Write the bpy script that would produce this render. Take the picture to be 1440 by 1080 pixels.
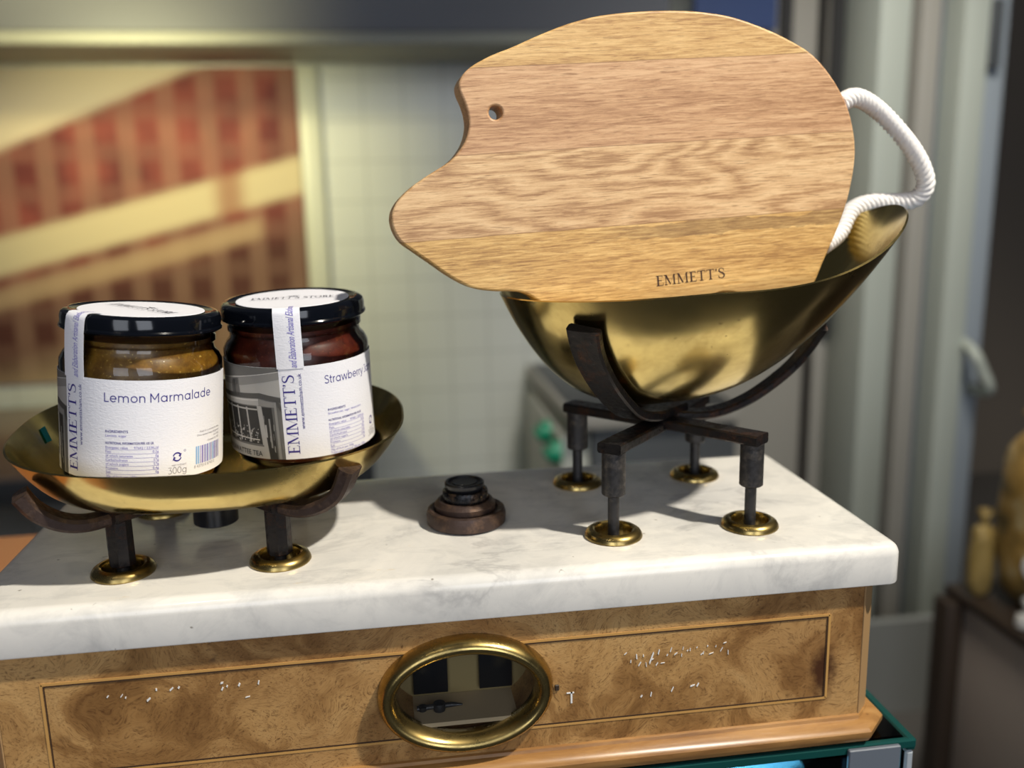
import bpy, bmesh, math, random
from mathutils import Vector, Matrix, Euler
random.seed(7)
PI = math.pi
scn = bpy.context.scene
for o in list(bpy.data.objects):
    bpy.data.objects.remove(o)
C = scn.collection

# ------------------------------------------------------------------ camera
YAW, PITCH, ROLL, F = -0.14145, 0.21156, -0.02053, 1304.34
CAM = Vector((-0.01516, -0.43975, 0.16223))
r_ = Vector((math.cos(YAW), math.sin(YAW), 0)); f_ = Vector((-math.sin(YAW), math.cos(YAW), 0)); u_ = Vector((0, 0, 1))
fw = f_ * math.cos(PITCH) - u_ * math.sin(PITCH)
up = u_ * math.cos(PITCH) + f_ * math.sin(PITCH)
rt = r_ * math.cos(ROLL) + up * math.sin(ROLL)
up = up * math.cos(ROLL) - r_ * math.sin(ROLL)
cd = bpy.data.cameras.new('camera'); cam = bpy.data.objects.new('camera', cd); C.objects.link(cam)
M = Matrix.Identity(4)
for i in range(3):
    M[i][0], M[i][1], M[i][2], M[i][3] = rt[i], up[i], -fw[i], CAM[i]
cam.matrix_world = M
cd.sensor_width = 36; cd.lens = F / 1440 * 36; cd.clip_start = 0.02
cd.dof.use_dof = True; cd.dof.focus_distance = 0.405
cd.dof.aperture_fstop = cd.lens / 6.2      # 6.2 mm entrance pupil
scn.camera = cam

# ------------------------------------------------------------------ light
scn.view_settings.view_transform = 'Standard'; scn.view_settings.look = 'None'
scn.view_settings.gamma = 1; scn.view_settings.use_curve_mapping = False
scn.view_settings.exposure = 0.0
w = bpy.data.worlds.new('room_light'); scn.world = w; w.use_nodes = True
w.node_tree.nodes['Background'].inputs[0].default_value = (0.75, 0.8, 0.9, 1)
w.node_tree.nodes['Background'].inputs[1].default_value = 0.04

def lamp(name, kind, loc, target, energy, col, size=0.1, size_y=None, spot=None):
    l = bpy.data.lights.new(name, kind); o = bpy.data.objects.new(name, l); C.objects.link(o)
    o.location = loc
    o.rotation_euler = (Vector(target) - Vector(loc)).to_track_quat('-Z', 'Y').to_euler()
    l.energy = energy; l.color = col
    if kind == 'AREA':
        l.size = size
        if size_y: l.shape = 'RECTANGLE'; l.size_y = size_y
        else: l.shape = 'DISK'
    else:
        l.shadow_soft_size = size
    if spot: l.spot_size = spot; l.spot_blend = 0.8
    return o
lamp('ceiling_spotlight', 'SPOT', (0.98, -0.68, 1.60), (0.05, 0, 0.05), 205, (1, 0.93, 0.80), 0.035, spot=math.radians(40))
lamp('ceiling_spotlight_second', 'SPOT', (-0.55, -0.9, 1.6), (0.0, 0, 0.05), 5, (1, 0.9, 0.76), 0.035, spot=math.radians(40))
lamp('shop_window_daylight', 'AREA', (0.75, -2.9, 0.75), (0, 0, 0.1), 23, (0.86, 0.91, 1), 1.1, 1.7)
lamp('shop_window_daylight_second', 'AREA', (-0.95, -2.9, 0.75), (0, 0, 0.1), 19, (0.86, 0.91, 1), 1.1, 1.7)
lamp('counter_lamp', 'SPOT', (-0.50, 1.12, 0.40), (-0.46, 2.0, 0.02), 23, (0.98, 0.93, 0.50), 0.06, spot=math.radians(88))
lamp('hood_lamp', 'SPOT', (-0.60, 1.00, 0.70), (-0.52, 1.65, 0.55), 27, (0.98, 0.88, 0.46), 0.06, spot=math.radians(70))
lamp('added_right_fill', 'SPOT', (0.62, 0.30, 1.45), (1.06, 1.5, -0.30), 120, (1, 0.96, 0.86), 0.25, spot=math.radians(62))  # added fill that brightens the right background, no such lamp seen

# ------------------------------------------------------------------ node helpers
def mat(name, col=(.8, .8, .8), rough=.5, metal=0., **kw):
    m = bpy.data.materials.new(name); m.use_nodes = True
    b = m.node_tree.nodes['Principled BSDF']
    b.inputs['Base Color'].default_value = (*col, 1); b.inputs['Roughness'].default_value = rough
    b.inputs['Metallic'].default_value = metal
    for k, v in kw.items(): b.inputs[k].default_value = v
    return m
class NT:
    def __init__(s, m): s.t = m.node_tree; s.b = s.t.nodes['Principled BSDF']
    def n(s, typ, **kw):
        nd = s.t.nodes.new(typ)
        for k, v in kw.items():
            if k.startswith('i_'):
                key = k[2:]; key = int(key) if key.isdigit() else key.replace('_', ' ')
                if hasattr(v, 'is_output'): s.t.links.new(v, nd.inputs[key])
                else: nd.inputs[key].default_value = v
            else: setattr(nd, k, v)
        return nd
    def link(s, a, b): s.t.links.new(a, b)
    def coord(s, kind='Object', scale=(1, 1, 1), rot=(0, 0, 0), loc=(0, 0, 0)):
        tc = s.n('ShaderNodeTexCoord'); mp = s.n('ShaderNodeMapping')
        mp.inputs['Scale'].default_value = scale; mp.inputs['Rotation'].default_value = rot; mp.inputs['Location'].default_value = loc
        s.link(tc.outputs[kind], mp.inputs[0]); return mp.outputs[0]
    def noise(s, vec, scale, detail=4, rough=.6, dist=0.):
        nd = s.n('ShaderNodeTexNoise'); nd.inputs['Scale'].default_value = scale; nd.inputs['Detail'].default_value = detail
        nd.inputs['Roughness'].default_value = rough; nd.inputs['Distortion'].default_value = dist
        s.link(vec, nd.inputs['Vector']); return nd.outputs['Fac']
    def ramp(s, fac, stops, interp='LINEAR'):
        nd = s.n('ShaderNodeValToRGB'); cr = nd.color_ramp; cr.interpolation = interp
        while len(cr.elements) < len(stops): cr.elements.new(0.5)
        for e, (p, c) in zip(cr.elements, stops):
            e.position = p; e.color = (*c, 1) if len(c) == 3 else c
        s.link(fac, nd.inputs[0]); return nd.outputs[0]
    def mix(s, fac, a, b, mode='MIX'):
        nd = s.n('ShaderNodeMix', data_type='RGBA', blend_type=mode)
        for v, k in ((fac, 0), (a, 6), (b, 7)):
            if hasattr(v, 'is_output'): s.link(v, nd.inputs[k])
            else: nd.inputs[k].default_value = v if k == 0 else (*v, 1)
        return nd.outputs[2]
    def math(s, op, a, b=0., c=None):
        nd = s.n('ShaderNodeMath', operation=op)
        for i, v in enumerate((a, b) if c is None else (a, b, c)):
            if hasattr(v, 'is_output'): s.link(v, nd.inputs[i])
            else: nd.inputs[i].default_value = v
        return nd.outputs[0]
    def bump(s, h, strength=.2, dist=.001):
        nd = s.n('ShaderNodeBump'); nd.inputs['Strength'].default_value = strength; nd.inputs['Distance'].default_value = dist
        s.link(h, nd.inputs['Height']); s.link(nd.outputs[0], s.b.inputs['Normal'])
    def color(s, c): s.link(c, s.b.inputs['Base Color'])
    def rough(s, c): s.link(c, s.b.inputs['Roughness'])
    def grey(s, fac, lo, hi, a=0., b=1.):
        nd = s.n('ShaderNodeMapRange'); s.link(fac, nd.inputs[0])
        for i, v in enumerate((a, b, lo, hi)): nd.inputs[i + 1].default_value = v
        return nd.outputs[0]

# ------------------------------------------------------------------ materials
def m_brass(name, base=(.70, .55, .22), dark=(.42, .31, .11), r0=.13, r1=.30, sc=26):
    m = mat(name, base, .2, 1); t = NT(m); v = t.coord()
    n1 = t.noise(v, sc, 5, .65); n2 = t.noise(v, sc * 9, 3, .6)
    f = t.grey(n1, 0, 1, .42, .72)
    c = t.mix(f, base, dark)
    spots = t.grey(n2, 0, .55, .68, .76)
    t.color(t.mix(spots, c, (.07, .045, .02))); t.rough(t.grey(n1, r0, r1, .35, .7))
    t.bump(t.noise(v, 35, 2, .5), .12, .002)
    return m
BRASS = m_brass('polished_brass'); BRASS_OLD = m_brass('worn_brass', (.50, .37, .14), (.22, .155, .055), .20, .40, 60)
def m_iron(name, base, rust, r=.5):
    m = mat(name, base, r, .55); t = NT(m); v = t.coord()
    n1 = t.noise(v, 95, 6, .75); n2 = t.noise(v, 420, 3)
    t.color(t.mix(t.grey(n1, 0, .9, .50, .68), base, rust)); t.rough(t.grey(n2, r - .14, r + .15, .3, .7))
    t.bump(n2, .35, .0006); return m
IRON = m_iron('forged_iron', (.020, .017, .017), (.085, .034, .016), .40)
IRON_LEG = m_iron('oxidised_iron', (.045, .043, .044), (.15, .13, .11), .42)
IRON_BROWN = m_iron('brown_iron', (.060, .038, .031), (.17, .10, .06), .5)
IRON_BLACK = m_iron('black_enamelled_iron', (.012, .012, .014), (.13, .08, .05), .26)
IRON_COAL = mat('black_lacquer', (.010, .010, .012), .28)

m = MARBLE = mat('white_marble', (.8, .78, .74), .16); t = NT(m); v = t.coord()
big = t.noise(v, 11, 7, .66, .7); mid = t.noise(t.coord(scale=(1, 1.8, 1), rot=(0, 0, .45)), 38, 6, .7, .6); vein = t.noise(t.coord(scale=(1, 2.0, 1), rot=(0, 0, .5)), 9, 7, .6, .8); st = t.noise(t.coord(scale=(1, 2.2, 1), rot=(0, 0, .35), loc=(3, 1, 0)), 24, 5, .7, .3)
c = t.mix(t.grey(big, 0, .8, .42, .68), (.83, .80, .745), (.62, .61, .59))
c = t.mix(t.grey(mid, 0, .65, .48, .70), c, (.56, .55, .53))
ridge = t.math('ABSOLUTE', t.math('SUBTRACT', vein, .5)); c = t.mix(t.math('MULTIPLY', t.grey(ridge, .55, 0, 0, .030), t.grey(big, 0, 1, .45, .62)), c, (.40, .39, .385))
c = t.mix(t.grey(st, 0, .6, .66, .74), c, (.66, .50, .27))
pit = t.noise(v, 190, 2, .5); c = t.mix(t.grey(pit, 0, .7, .735, .77), c, (.16, .13, .10))
t.color(c); t.rough(t.grey(mid, .12, .24, .3, .8)); t.bump(t.noise(v, 60, 4), .06, .001)

m = BURL = mat('burr_walnut_veneer', (.3, .16, .06), .34); t = NT(m); v = t.coord()
warp = t.n('ShaderNodeVectorMath', operation='MULTIPLY_ADD')
nc = t.n('ShaderNodeTexNoise'); nc.inputs['Scale'].default_value = 16; nc.inputs['Detail'].default_value = 3; t.link(v, nc.inputs['Vector'])
t.link(nc.outputs['Color'], warp.inputs[0]); warp.inputs[1].default_value = (.09, .09, .09); t.link(v, warp.inputs[2])
wp = t.n('ShaderNodeVectorMath', operation='MULTIPLY'); t.link(warp.outputs[0], wp.inputs[0]); wp.inputs[1].default_value = (.55, 1, 1.35); warp2 = wp.outputs[0]
n1 = t.noise(warp.outputs[0], 20, 6, .62, .9); n2 = t.noise(warp2, 760, 5, .75, .8)
n3 = t.noise(v, 7, 3, .5)
c = t.ramp(n1, [(.28, (.145, .066, .019)), (.43, (.30, .155, .05)), (.55, (.48, .275, .10)), (.72, (.58, .36, .145))])
c = t.mix(t.grey(n3, 0, .55, .45, .75), c, (.19, .085, .03))
c = t.mix(t.grey(n2, 0, .85, .50, .68), c, (.085, .034, .010))
dk = t.noise(v, 45, 3, .6, .4); c = t.mix(t.grey(dk, 0, .8, .68, .76), c, (.05, .02, .01))
sc0 = t.n('ShaderNodeVectorMath', operation='MULTIPLY_ADD'); t.link(v, sc0.inputs[0]); sc0.inputs[1].default_value = (1, 0, .55); sc0.inputs[2].default_value = (-.1815, 0, .0345)
ln_ = t.n('ShaderNodeVectorMath', operation='LENGTH'); t.link(sc0.outputs[0], ln_.inputs[0])
stn = t.math('ADD', ln_.outputs['Value'], t.math('MULTIPLY', t.math('SUBTRACT', t.noise(v, 160, 4), .5), .010))
c = t.mix(t.grey(stn, .9, 0, .0035, .0085), c, (.045, .014, .006))
t.color(c); t.rough(t.grey(n1, .28, .45)); t.bump(n2, .12, .0006)
m = MOULD = mat('walnut_moulding', (.36, .19, .07), .32); t = NT(m); v = t.coord(scale=(1, 5, 5))
n1 = t.noise(v, 22, 6, .65, .4); sp = t.noise(t.coord(), 55, 3, .6)
c = t.ramp(n1, [(.3, (.20, .09, .028)), (.55, (.36, .185, .06)), (.75, (.45, .255, .095))])
t.color(t.mix(t.grey(sp, 0, .85, .70, .76), c, (.05, .02, .01))); t.bump(n1, .1, .0006)
INLAY = mat('boxwood_stringing', (.52, .29, .09), .35); INLAY_D = mat('ebony_stringing', (.05, .025, .012), .45)
DARKWOOD = mat('dark_recess_wood', (.05, .03, .015), .6)
PALEWOOD = mat('aged_corner_wood', (.36, .22, .10), .45)

# cutting board: one wood node set, planks by local height
def m_board():
    m = mat('acacia_board_wood', (.6, .36, .16), .42); t = NT(m)
    tc = t.n('ShaderNodeTexCoord'); sx = t.n('ShaderNodeSeparateXYZ'); t.link(tc.outputs['Object'], sx.inputs[0])
    Y = t.math('ADD', sx.outputs[1], t.math('MULTIPLY', t.math('SUBTRACT', t.noise(t.coord(scale=(1, .01, .01)), 30, 2), .5), .001))
    def step(a): return t.math('GREATER_THAN', Y, a)
    s1, s2, s3 = step(.0232), step(.0595), step(.0966)
    idn = t.math('ADD', t.math('ADD', s1, s2), s3)
    off = t.n('ShaderNodeCombineXYZ'); t.link(t.math('MULTIPLY', idn, 7.3), off.inputs[2]); t.link(t.math('MULTIPLY', idn, 3.1), off.inputs[0])
    def vec(scale):
        a = t.n('ShaderNodeVectorMath', operation='MULTIPLY'); t.link(tc.outputs['Object'], a.inputs[0]); a.inputs[1].default_value = scale
        b = t.n('ShaderNodeVectorMath', operation='ADD'); t.link(a.outputs[0], b.inputs[0]); t.link(off.outputs[0], b.inputs[1]); return b.outputs[0]
    cath = t.noise(vec((5, 24, 9)), 1, 2, .5, .2)             # slow figure whose contour lines are the growth rings
    ringsf = t.math('FRACT', t.math('MULTIPLY', cath, 17))
    rings = t.math('ABSOLUTE', t.math('SUBTRACT', ringsf, .5))
    fine = t.noise(vec((62, 900, 900)), 1, 6, .75, .5); pores = t.noise(vec((95, 1500, 1500)), 1, 3, .6, .2); broad = t.noise(vec((5, 60, 60)), 1, 4, .6, .5)
    c0 = t.ramp(t.math('ADD', t.math('MULTIPLY', fine, .65), t.math('MULTIPLY', broad, .35)), [(.39, (.36, .185, .055)), (.49, (.62, .365, .12)), (.58, (.82, .54, .21))])
    c1 = t.ramp(t.math('ADD', t.math('MULTIPLY', fine, .70), t.math('MULTIPLY', rings, .28)), [(.32, (.42, .23, .10)), (.42, (.66, .41, .20)), (.53, (.82, .56, .30))])
    c2 = t.ramp(t.math('ADD', t.math('MULTIPLY', fine, .65), t.math('MULTIPLY', broad, .35)), [(.39, (.40, .205, .095)), (.49, (.60, .345, .175)), (.59, (.75, .475, .26))])
    c3 = t.ramp(t.math('ADD', t.math('MULTIPLY', fine, .65), t.math('MULTIPLY', broad, .35)), [(.39, (.38, .195, .07)), (.49, (.62, .37, .14)), (.59, (.80, .53, .23))])
    c = t.mix(s1, c0, c1); c = t.mix(s2, c, c2); c = t.mix(s3, c, c3)
    c = t.mix(t.grey(pores, 0, .6, .56, .68), c, (.22, .095, .03))
    # dark mineral streak along the lower joint and below the brand
    X = sx.outputs[0]
    wob = t.math('MULTIPLY', t.math('SUBTRACT', t.noise(vec((30, 60, 60)), 1, 4, .6), .5), .014)
    yy = t.math('ADD', Y, wob)
    band = t.math('MULTIPLY', t.math('LESS_THAN', t.math('ABSOLUTE', t.math('SUBTRACT', yy, .0192)), .0031), t.math('LESS_THAN', Y, .0232))
    band = t.math('MULTIPLY', band, t.grey(X, 0, .7, -.03, .01))
    c = t.mix(t.math('MULTIPLY', band, t.grey(fine, 1., .45, .35, .65)), c, (.20, .11, .045))
    b2 = t.math('MULTIPLY', t.math('LESS_THAN', yy, -.0075), t.grey(X, 0, .55, -.01, .02)); b2 = t.math('MULTIPLY', b2, t.grey(Y, 1, 0, -.012, -.004))
    c = t.mix(t.math('MULTIPLY', b2, .9), c, (.36, .22, .09))
    jl = None
    for a in (.0232, .0595, .0966):
        q = t.math('LESS_THAN', t.math('ABSOLUTE', t.math('SUBTRACT', Y, a)), .00022)
        jl = q if jl is None else t.math('ADD', jl, q)
    c = t.mix(t.math('MULTIPLY', jl, .55), c, (.24, .12, .05))
    t.color(c); t.rough(t.grey(fine, .36, .52)); t.bump(t.math('ADD', fine, t.math('MULTIPLY', pores, .6)), .22, .0004)
    return m
BOARD = m_board()
BURNT = mat('burnt_brand_ink', (.05, .018, .010), .7)
m = ROPE = mat('white_cotton_rope', (.86, .83, .80), .9); t = NT(m); t.bump(t.noise(t.coord(), 900, 3), .5, .0006)

def thin_glass(name, tint=(1, 1, 1), ior=1.5, rough=.0):
    m = bpy.data.materials.new(name); m.use_nodes = True; nt = m.node_tree; nt.nodes.clear()
    o = nt.nodes.new('ShaderNodeOutputMaterial'); mx = nt.nodes.new('ShaderNodeMixShader'); tr = nt.nodes.new('ShaderNodeBsdfTransparent'); gl = nt.nodes.new('ShaderNodeBsdfGlossy'); fr = nt.nodes.new('ShaderNodeFresnel')
    tr.inputs[0].default_value = (*tint, 1); gl.inputs['Roughness'].default_value = rough; fr.inputs[0].default_value = ior
    nt.links.new(fr.outputs[0], mx.inputs[0]); nt.links.new(tr.outputs[0], mx.inputs[1]); nt.links.new(gl.outputs[0], mx.inputs[2]); nt.links.new(mx.outputs[0], o.inputs[0])
    return m
JARGLASS = thin_glass('clear_jar_glass', (.96, .97, .95)); DIALGLASS = thin_glass('dial_glass', (.86, .88, .88)); CASEGLASS = thin_glass('display_case_glass', (.62, .80, .80))
GREENGLASS = mat('green_glass_edge', (.006, .055, .05), .12)
def m_jam(name, dark, light, seed, speck):
    m = mat(name, dark, .35); t = NT(m); v = t.coord(loc=(seed, 0, 0)); n = t.noise(v, 210, 5, .7); s_ = t.noise(v, 620, 2, .5)
    c = t.ramp(n, [(.35, dark), (.68, light)]); t.color(t.mix(t.grey(s_, 0, .9, .64, .74), c, speck))
    t.b.inputs['Subsurface Weight'].default_value = .3; t.b.inputs['Subsurface Radius'].default_value = (.008, .003, .001); t.b.inputs['Subsurface Scale'].default_value = .6
    return m
MARM = m_jam('lemon_marmalade', (.125, .055, .006), (.26, .13, .013), 0, (.62, .40, .09)); JAM = m_jam('strawberry_jam', (.055, .008, .004), (.12, .018, .008), 4, (.20, .05, .02))
LID = mat('black_metal_lid', (.003, .004, .007), .10)
m = PAPER = mat('textured_label_paper', (.82, .82, .88), .7); t = NT(m); t.bump(t.noise(t.coord(scale=(1, 1, 2)), 700, 3, .6), .35, .0004)
BLUE = mat('blue_print', (.035, .024, .23), .6); BLUE2 = mat('pale_blue_print', (.20, .17, .52), .6); GREYINK = mat('grey_print', (.30, .29, .33), .6); BLACKINK = mat('black_print', (.03, .03, .06), .6); LIGHTBLUE = mat('sky_blue_print', (.25, .45, .75), .6)
PH = [mat('photo_grey_%d' % i, (g, g * .97, g * .92), .6) for i, g in enumerate((.02, .06, .12, .22, .36, .55))]
TEAL = mat('teal_paper', (.0, .30, .33), .6)
FLECK = mat('white_paint', (.78, .77, .75), .6)

# background
m = TILE = mat('white_wall_tiles', (.72, .72, .66), .28); t = NT(m)
tc = t.n('ShaderNodeTexCoord'); sp = t.n('ShaderNodeSeparateXYZ'); t.link(tc.outputs['Object'], sp.inputs[0])
def tl(o, off):
    return t.math('ABSOLUTE', t.math('SUBTRACT', t.math('FRACT', t.math('MULTIPLY', t.math('ADD', o, off), 10)), .5))
g = t.math('MAXIMUM', tl(sp.outputs[0], 10.03), tl(sp.outputs[2], 10.0725))
gm = t.grey(g, 0, 1, .475, .49); t.color(t.mix(gm, (.70, .71, .66), (.50, .51, .47)))
m = MURAL = mat('patterned_mural_tiles', (.3, .1, .05), .75); t = NT(m)
tc = t.n('ShaderNodeTexCoord'); sp = t.n('ShaderNodeSeparateXYZ'); t.link(tc.outputs['Object'], sp.inputs[0])
X, Z = sp.outputs[0], sp.outputs[2]
t1 = t.math('SUBTRACT', Z, t.math('MULTIPLY', t.math('ADD', X, .5), .4)); t2 = t.math('SUBTRACT', Z, t.math('MULTIPLY', t.math('ADD', X, .5), .25))
red = t.ramp(t.noise(t.coord(scale=(1, 1, 1)), 7, 2), [(.35, (.14, .024, .022)), (.6, (.27, .058, .044))])
low = (.085, .022, .014)
c = t.mix(t.grey(t2, 0, 1, -.04, .08), low, red)
gx = t.grey(t.math('ABSOLUTE', t.math('SUBTRACT', t.math('FRACT', t.math('MULTIPLY', t.math('ADD', X, 10.02), 10.4)), .5)), 0, 1, .22, .32)
gz = t.grey(t.math('ABSOLUTE', t.math('SUBTRACT', t.math('FRACT', t.math('MULTIPLY', t.math('ADD', Z, 10.03), 10.4)), .5)), 0, .8, .22, .34)
c = t.mix(t.math('MULTIPLY', t.math('MAXIMUM', gx, t.math('MULTIPLY', gz, .6)), .36), c, (.42, .25, .17))
def band(val, lo, hi, s=.012): return t.math('MULTIPLY', t.grey(val, 0, 1, lo - s, lo + s), t.grey(val, 1, 0, hi - s, hi + s))
cream = (.66, .54, .34)
c = t.mix(band(t2, .075, .165), c, t.mix(t.grey(band(X, -.40, -.335, .02), 0, .75), cream, (.34, .13, .07)))
c = t.mix(t.math('MULTIPLY', band(t2, -.006, .044), t.grey(X, .8, 0, -.31, -.28)), c, (.50, .34, .20))
c = t.mix(t.math('MULTIPLY', t.grey(t2, 1, 0, -.22, -.12), t.grey(X, .9, .25, -.75, -.5)), c, (.46, .33, .20))
c = t.mix(t.grey(t1, 0, 1, .41, .435), c, (.70, .58, .42))
t.color(c)
FRAME = mat('cream_painted_frame', (.66, .66, .55), .4); HOODM = mat('slate_grey_hood', (.15, .155, .175), .55); STEEL = mat('brushed_steel', (.42, .42, .40), .36, .8); DARKSTEEL = mat('dark_steel', (.05, .055, .06), .4, .5)
COUNTERTOP = mat('beige_worktop', (.36, .26, .19), .3); GREYPANEL = mat('grey_painted_panel', (.28, .285, .27), .5); GREYDARK = mat('dark_grey_panel', (.075, .08, .085), .5)
ENAMEL = mat('cream_enamel', (.55, .55, .48), .35); KNOB = mat('green_plastic', (.0, .30, .15), .35); BLACKGAP = mat('black_rubber_seal', (.018, .017, .017), .6)
ALU_G = mat('pale_green_aluminium', (.47, .50, .44), .4); ALU_B = mat('blue_grey_aluminium', (.33, .37, .41), .35); ALU_W = mat('warm_grey_aluminium', (.36, .34, .30), .45); ALU_D = mat('dark_blue_grey_aluminium', (.12, .14, .17), .4)
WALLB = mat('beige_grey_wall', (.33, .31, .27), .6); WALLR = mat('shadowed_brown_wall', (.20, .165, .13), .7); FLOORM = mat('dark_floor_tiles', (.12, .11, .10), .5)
SHOPC = mat('taupe_counter_panel', (.42, .35, .30), .55); DBROWN = mat('dark_brown_trim', (.035, .022, .014), .5)
AMBER = mat('amber_wrapping', (.30, .19, .06), .3); t = NT(AMBER); t.color(t.ramp(t.noise(t.coord(), 18, 4), [(.38, (.10, .075, .03)), (.55, (.34, .20, .05)), (.68, (.42, .33, .17))])); OLIVE = mat('olive_wrapping', (.32, .22, .07), .4); REDM = mat('red_print', (.45, .04, .02), .5); OFFW = mat('off_white_paper', (.62, .60, .56), .6)
BLUESHEET = mat('pale_blue_sheet', (.16, .42, .66), .6); WOODT = mat('orange_brown_wood', (.40, .17, .07), .4); BLUESIGN = mat('blue_panel', (.035, .06, .16), .4)

# ------------------------------------------------------------------ mesh helpers
def finish(name, bm, mats, parent=None, smooth=True, angle=35, loc=None):
    me = bpy.data.meshes.new(name); bm.normal_update(); bm.to_mesh(me); bm.free()
    if not isinstance(mats, (list, tuple)): mats = [mats]
    for q in mats: me.materials.append(q)
    if smooth:
        for p in me.polygons: p.use_smooth = True
        me.set_sharp_from_angle(angle=math.radians(angle))
    o = bpy.data.objects.new(name, me); C.objects.link(o)
    if parent is not None: o.parent = parent
    if loc: o.location = loc
    return o
def tag(o, label=None, cat=None, group=None, kind=None):
    for k, v in (('label', label), ('category', cat), ('group', group), ('kind', kind)):
        if v: o[k] = v
    return o
def empty(name, loc, label, cat, group=None):
    o = bpy.data.objects.new(name, None); C.objects.link(o); o.location = loc; o.empty_display_size = .02
    return tag(o, label, cat, group)
def box(bm, x0, x1, y0, y1, z0, z1, bev=0., seg=2, mi=0):
    r = bmesh.ops.create_cube(bm, size=1)
    vs = r['verts']
    for v in vs:
        v.co = Vector(((x0 + x1) / 2 + v.co.x * (x1 - x0), (y0 + y1) / 2 + v.co.y * (y1 - y0), (z0 + z1) / 2 + v.co.z * (z1 - z0)))
    fs = set(f for v in vs for f in v.link_faces)
    for f in fs: f.material_index = mi
    if bev:
        es = list(set(e for v in vs for e in v.link_edges))
        bmesh.ops.bevel(bm, geom=es, offset=bev, segments=seg, profile=.5, affect='EDGES')
    return bm
def boxobj(name, dims, m, parent=None, bev=0., seg=2, kind=None):
    bm = bmesh.new(); box(bm, *dims, bev=bev, seg=seg); o = finish(name, bm, m, parent)
    if kind: o['kind'] = kind
    return o
def lathe(bm, prof, seg=64, c=(0, 0, 0), close=False, mi=0):
    rings = []
    for r, z in prof:
        if r < 1e-6: rings.append([bm.verts.new((c[0], c[1], c[2] + z))])
        else: rings.append([bm.verts.new((c[0] + r * math.cos(2 * PI * i / seg), c[1] + r * math.sin(2 * PI * i / seg), c[2] + z)) for i in range(seg)])
    if close: rings.append(rings[0])
    for a, b in zip(rings, rings[1:]):
        for i in range(seg):
            j = (i + 1) % seg
            if len(a) == 1 and len(b) == 1: continue
            if len(a) == 1: vs = (a[0], b[j], b[i])
            elif len(b) == 1: vs = (a[i], a[j], b[0])
            else: vs = (a[i], a[j], b[j], b[i])
            bm.faces.new(vs).material_index = mi
    return bm
def latheobj(name, prof, m, parent=None, seg=64, loc=None, close=False):
    bm = bmesh.new(); lathe(bm, prof, seg, close=close); bmesh.ops.recalc_face_normals(bm, faces=bm.faces); return finish(name, bm, m, parent, loc=loc)
def smoothpath(pts, n=8):
    P = [Vector(p) for p in pts]; out = []
    for i in range(len(P) - 1):
        p0 = P[max(i - 1, 0)]; p1 = P[i]; p2 = P[i + 1]; p3 = P[min(i + 2, len(P) - 1)]
        for k in range(n):
            s = k / n
            out.append(.5 * ((2 * p1) + (p2 - p0) * s + (2 * p0 - 5 * p1 + 4 * p2 - p3) * s * s + (3 * p1 - p0 - 3 * p2 + p3) * s ** 3))
    out.append(P[-1]); return out
def strap(bm, path, w, th, side, bev=.0008):
    """flat bar of width w (along side, made perpendicular to the path) and thickness th; path is its centre line"""
    rings = []
    nseg = len(path)
    for i, p in enumerate(path):
        tn = (path[min(i + 1, nseg - 1)] - path[max(i - 1, 0)]).normalized()
        s_ = side[i] if isinstance(side, list) else Vector(side)
        s_ = (s_ - tn * s_.dot(tn)).normalized(); nn = tn.cross(s_).normalized()
        ww = w[i] if isinstance(w, list) else w; tt = th[i] if isinstance(th, list) else th
        a, b = ww / 2, tt / 2; q = min(bev, b * .6)
        prof = [(-a + q, -b), (a - q, -b), (a, -b + q), (a, b - q), (a - q, b), (-a + q, b), (-a, b - q), (-a, -b + q)]
        rings.append([bm.verts.new(p + s_ * x + nn * y) for x, y in prof])
    for A, B in zip(rings, rings[1:]):
        for i in range(8): bm.faces.new((A[i], A[(i + 1) % 8], B[(i + 1) % 8], B[i]))
    bm.faces.new(rings[0][::-1]); bm.faces.new(rings[-1])
    bmesh.ops.recalc_face_normals(bm, faces=bm.faces)
    return bm
def tube(bm, path, r, seg=12):
    rings = []; n = len(path); ref = Vector((0, 0, 1))
    for i, p in enumerate(path):
        tn = (path[min(i + 1, n - 1)] - path[max(i - 1, 0)]).normalized()
        a = tn.cross(ref)
        a = a.normalized() if a.length > .05 else tn.cross(Vector((0, 1, 0))).normalized()
        b = tn.cross(a); rr = r(i / (n - 1)) if callable(r) else r
        rings.append([bm.verts.new(p + a * rr * math.cos(2 * PI * k / seg) + b * rr * math.sin(2 * PI * k / seg)) for k in range(seg)])
    for A, B in zip(rings, rings[1:]):
        for i in range(seg): bm.faces.new((A[i], A[(i + 1) % seg], B[(i + 1) % seg], B[i]))
    bm.faces.new(rings[0][::-1]); bm.faces.new(rings[-1]); bmesh.ops.recalc_face_normals(bm, faces=bm.faces)
    return bm
def prism(bm, poly, z0, z1, axis='z', mi=0):
    def P(a, b, c): return (a, b, c) if axis == 'z' else ((a, c, b) if axis == 'y' else (c, a, b))
    lo = [bm.verts.new(P(x, y, z0)) for x, y in poly]; hi = [bm.verts.new(P(x, y, z1)) for x, y in poly]
    n = len(poly); fs = [bm.faces.new(lo[::-1]), bm.faces.new(hi)]
    for i in range(n): fs.append(bm.faces.new((lo[i], lo[(i + 1) % n], hi[(i + 1) % n], hi[i])))
    for f in fs: f.material_index = mi
    bmesh.ops.recalc_face_normals(bm, faces=bm.faces); return bm
def baked(o):
    """apply the modifiers of o to its mesh"""
    dg = bpy.context.evaluated_depsgraph_get(); me = bpy.data.meshes.new_from_object(o.evaluated_get(dg)); o.modifiers.clear(); o.data = me
    for p in me.polygons: p.use_smooth = True
    me.set_sharp_from_angle(angle=math.radians(35)); return o
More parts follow.
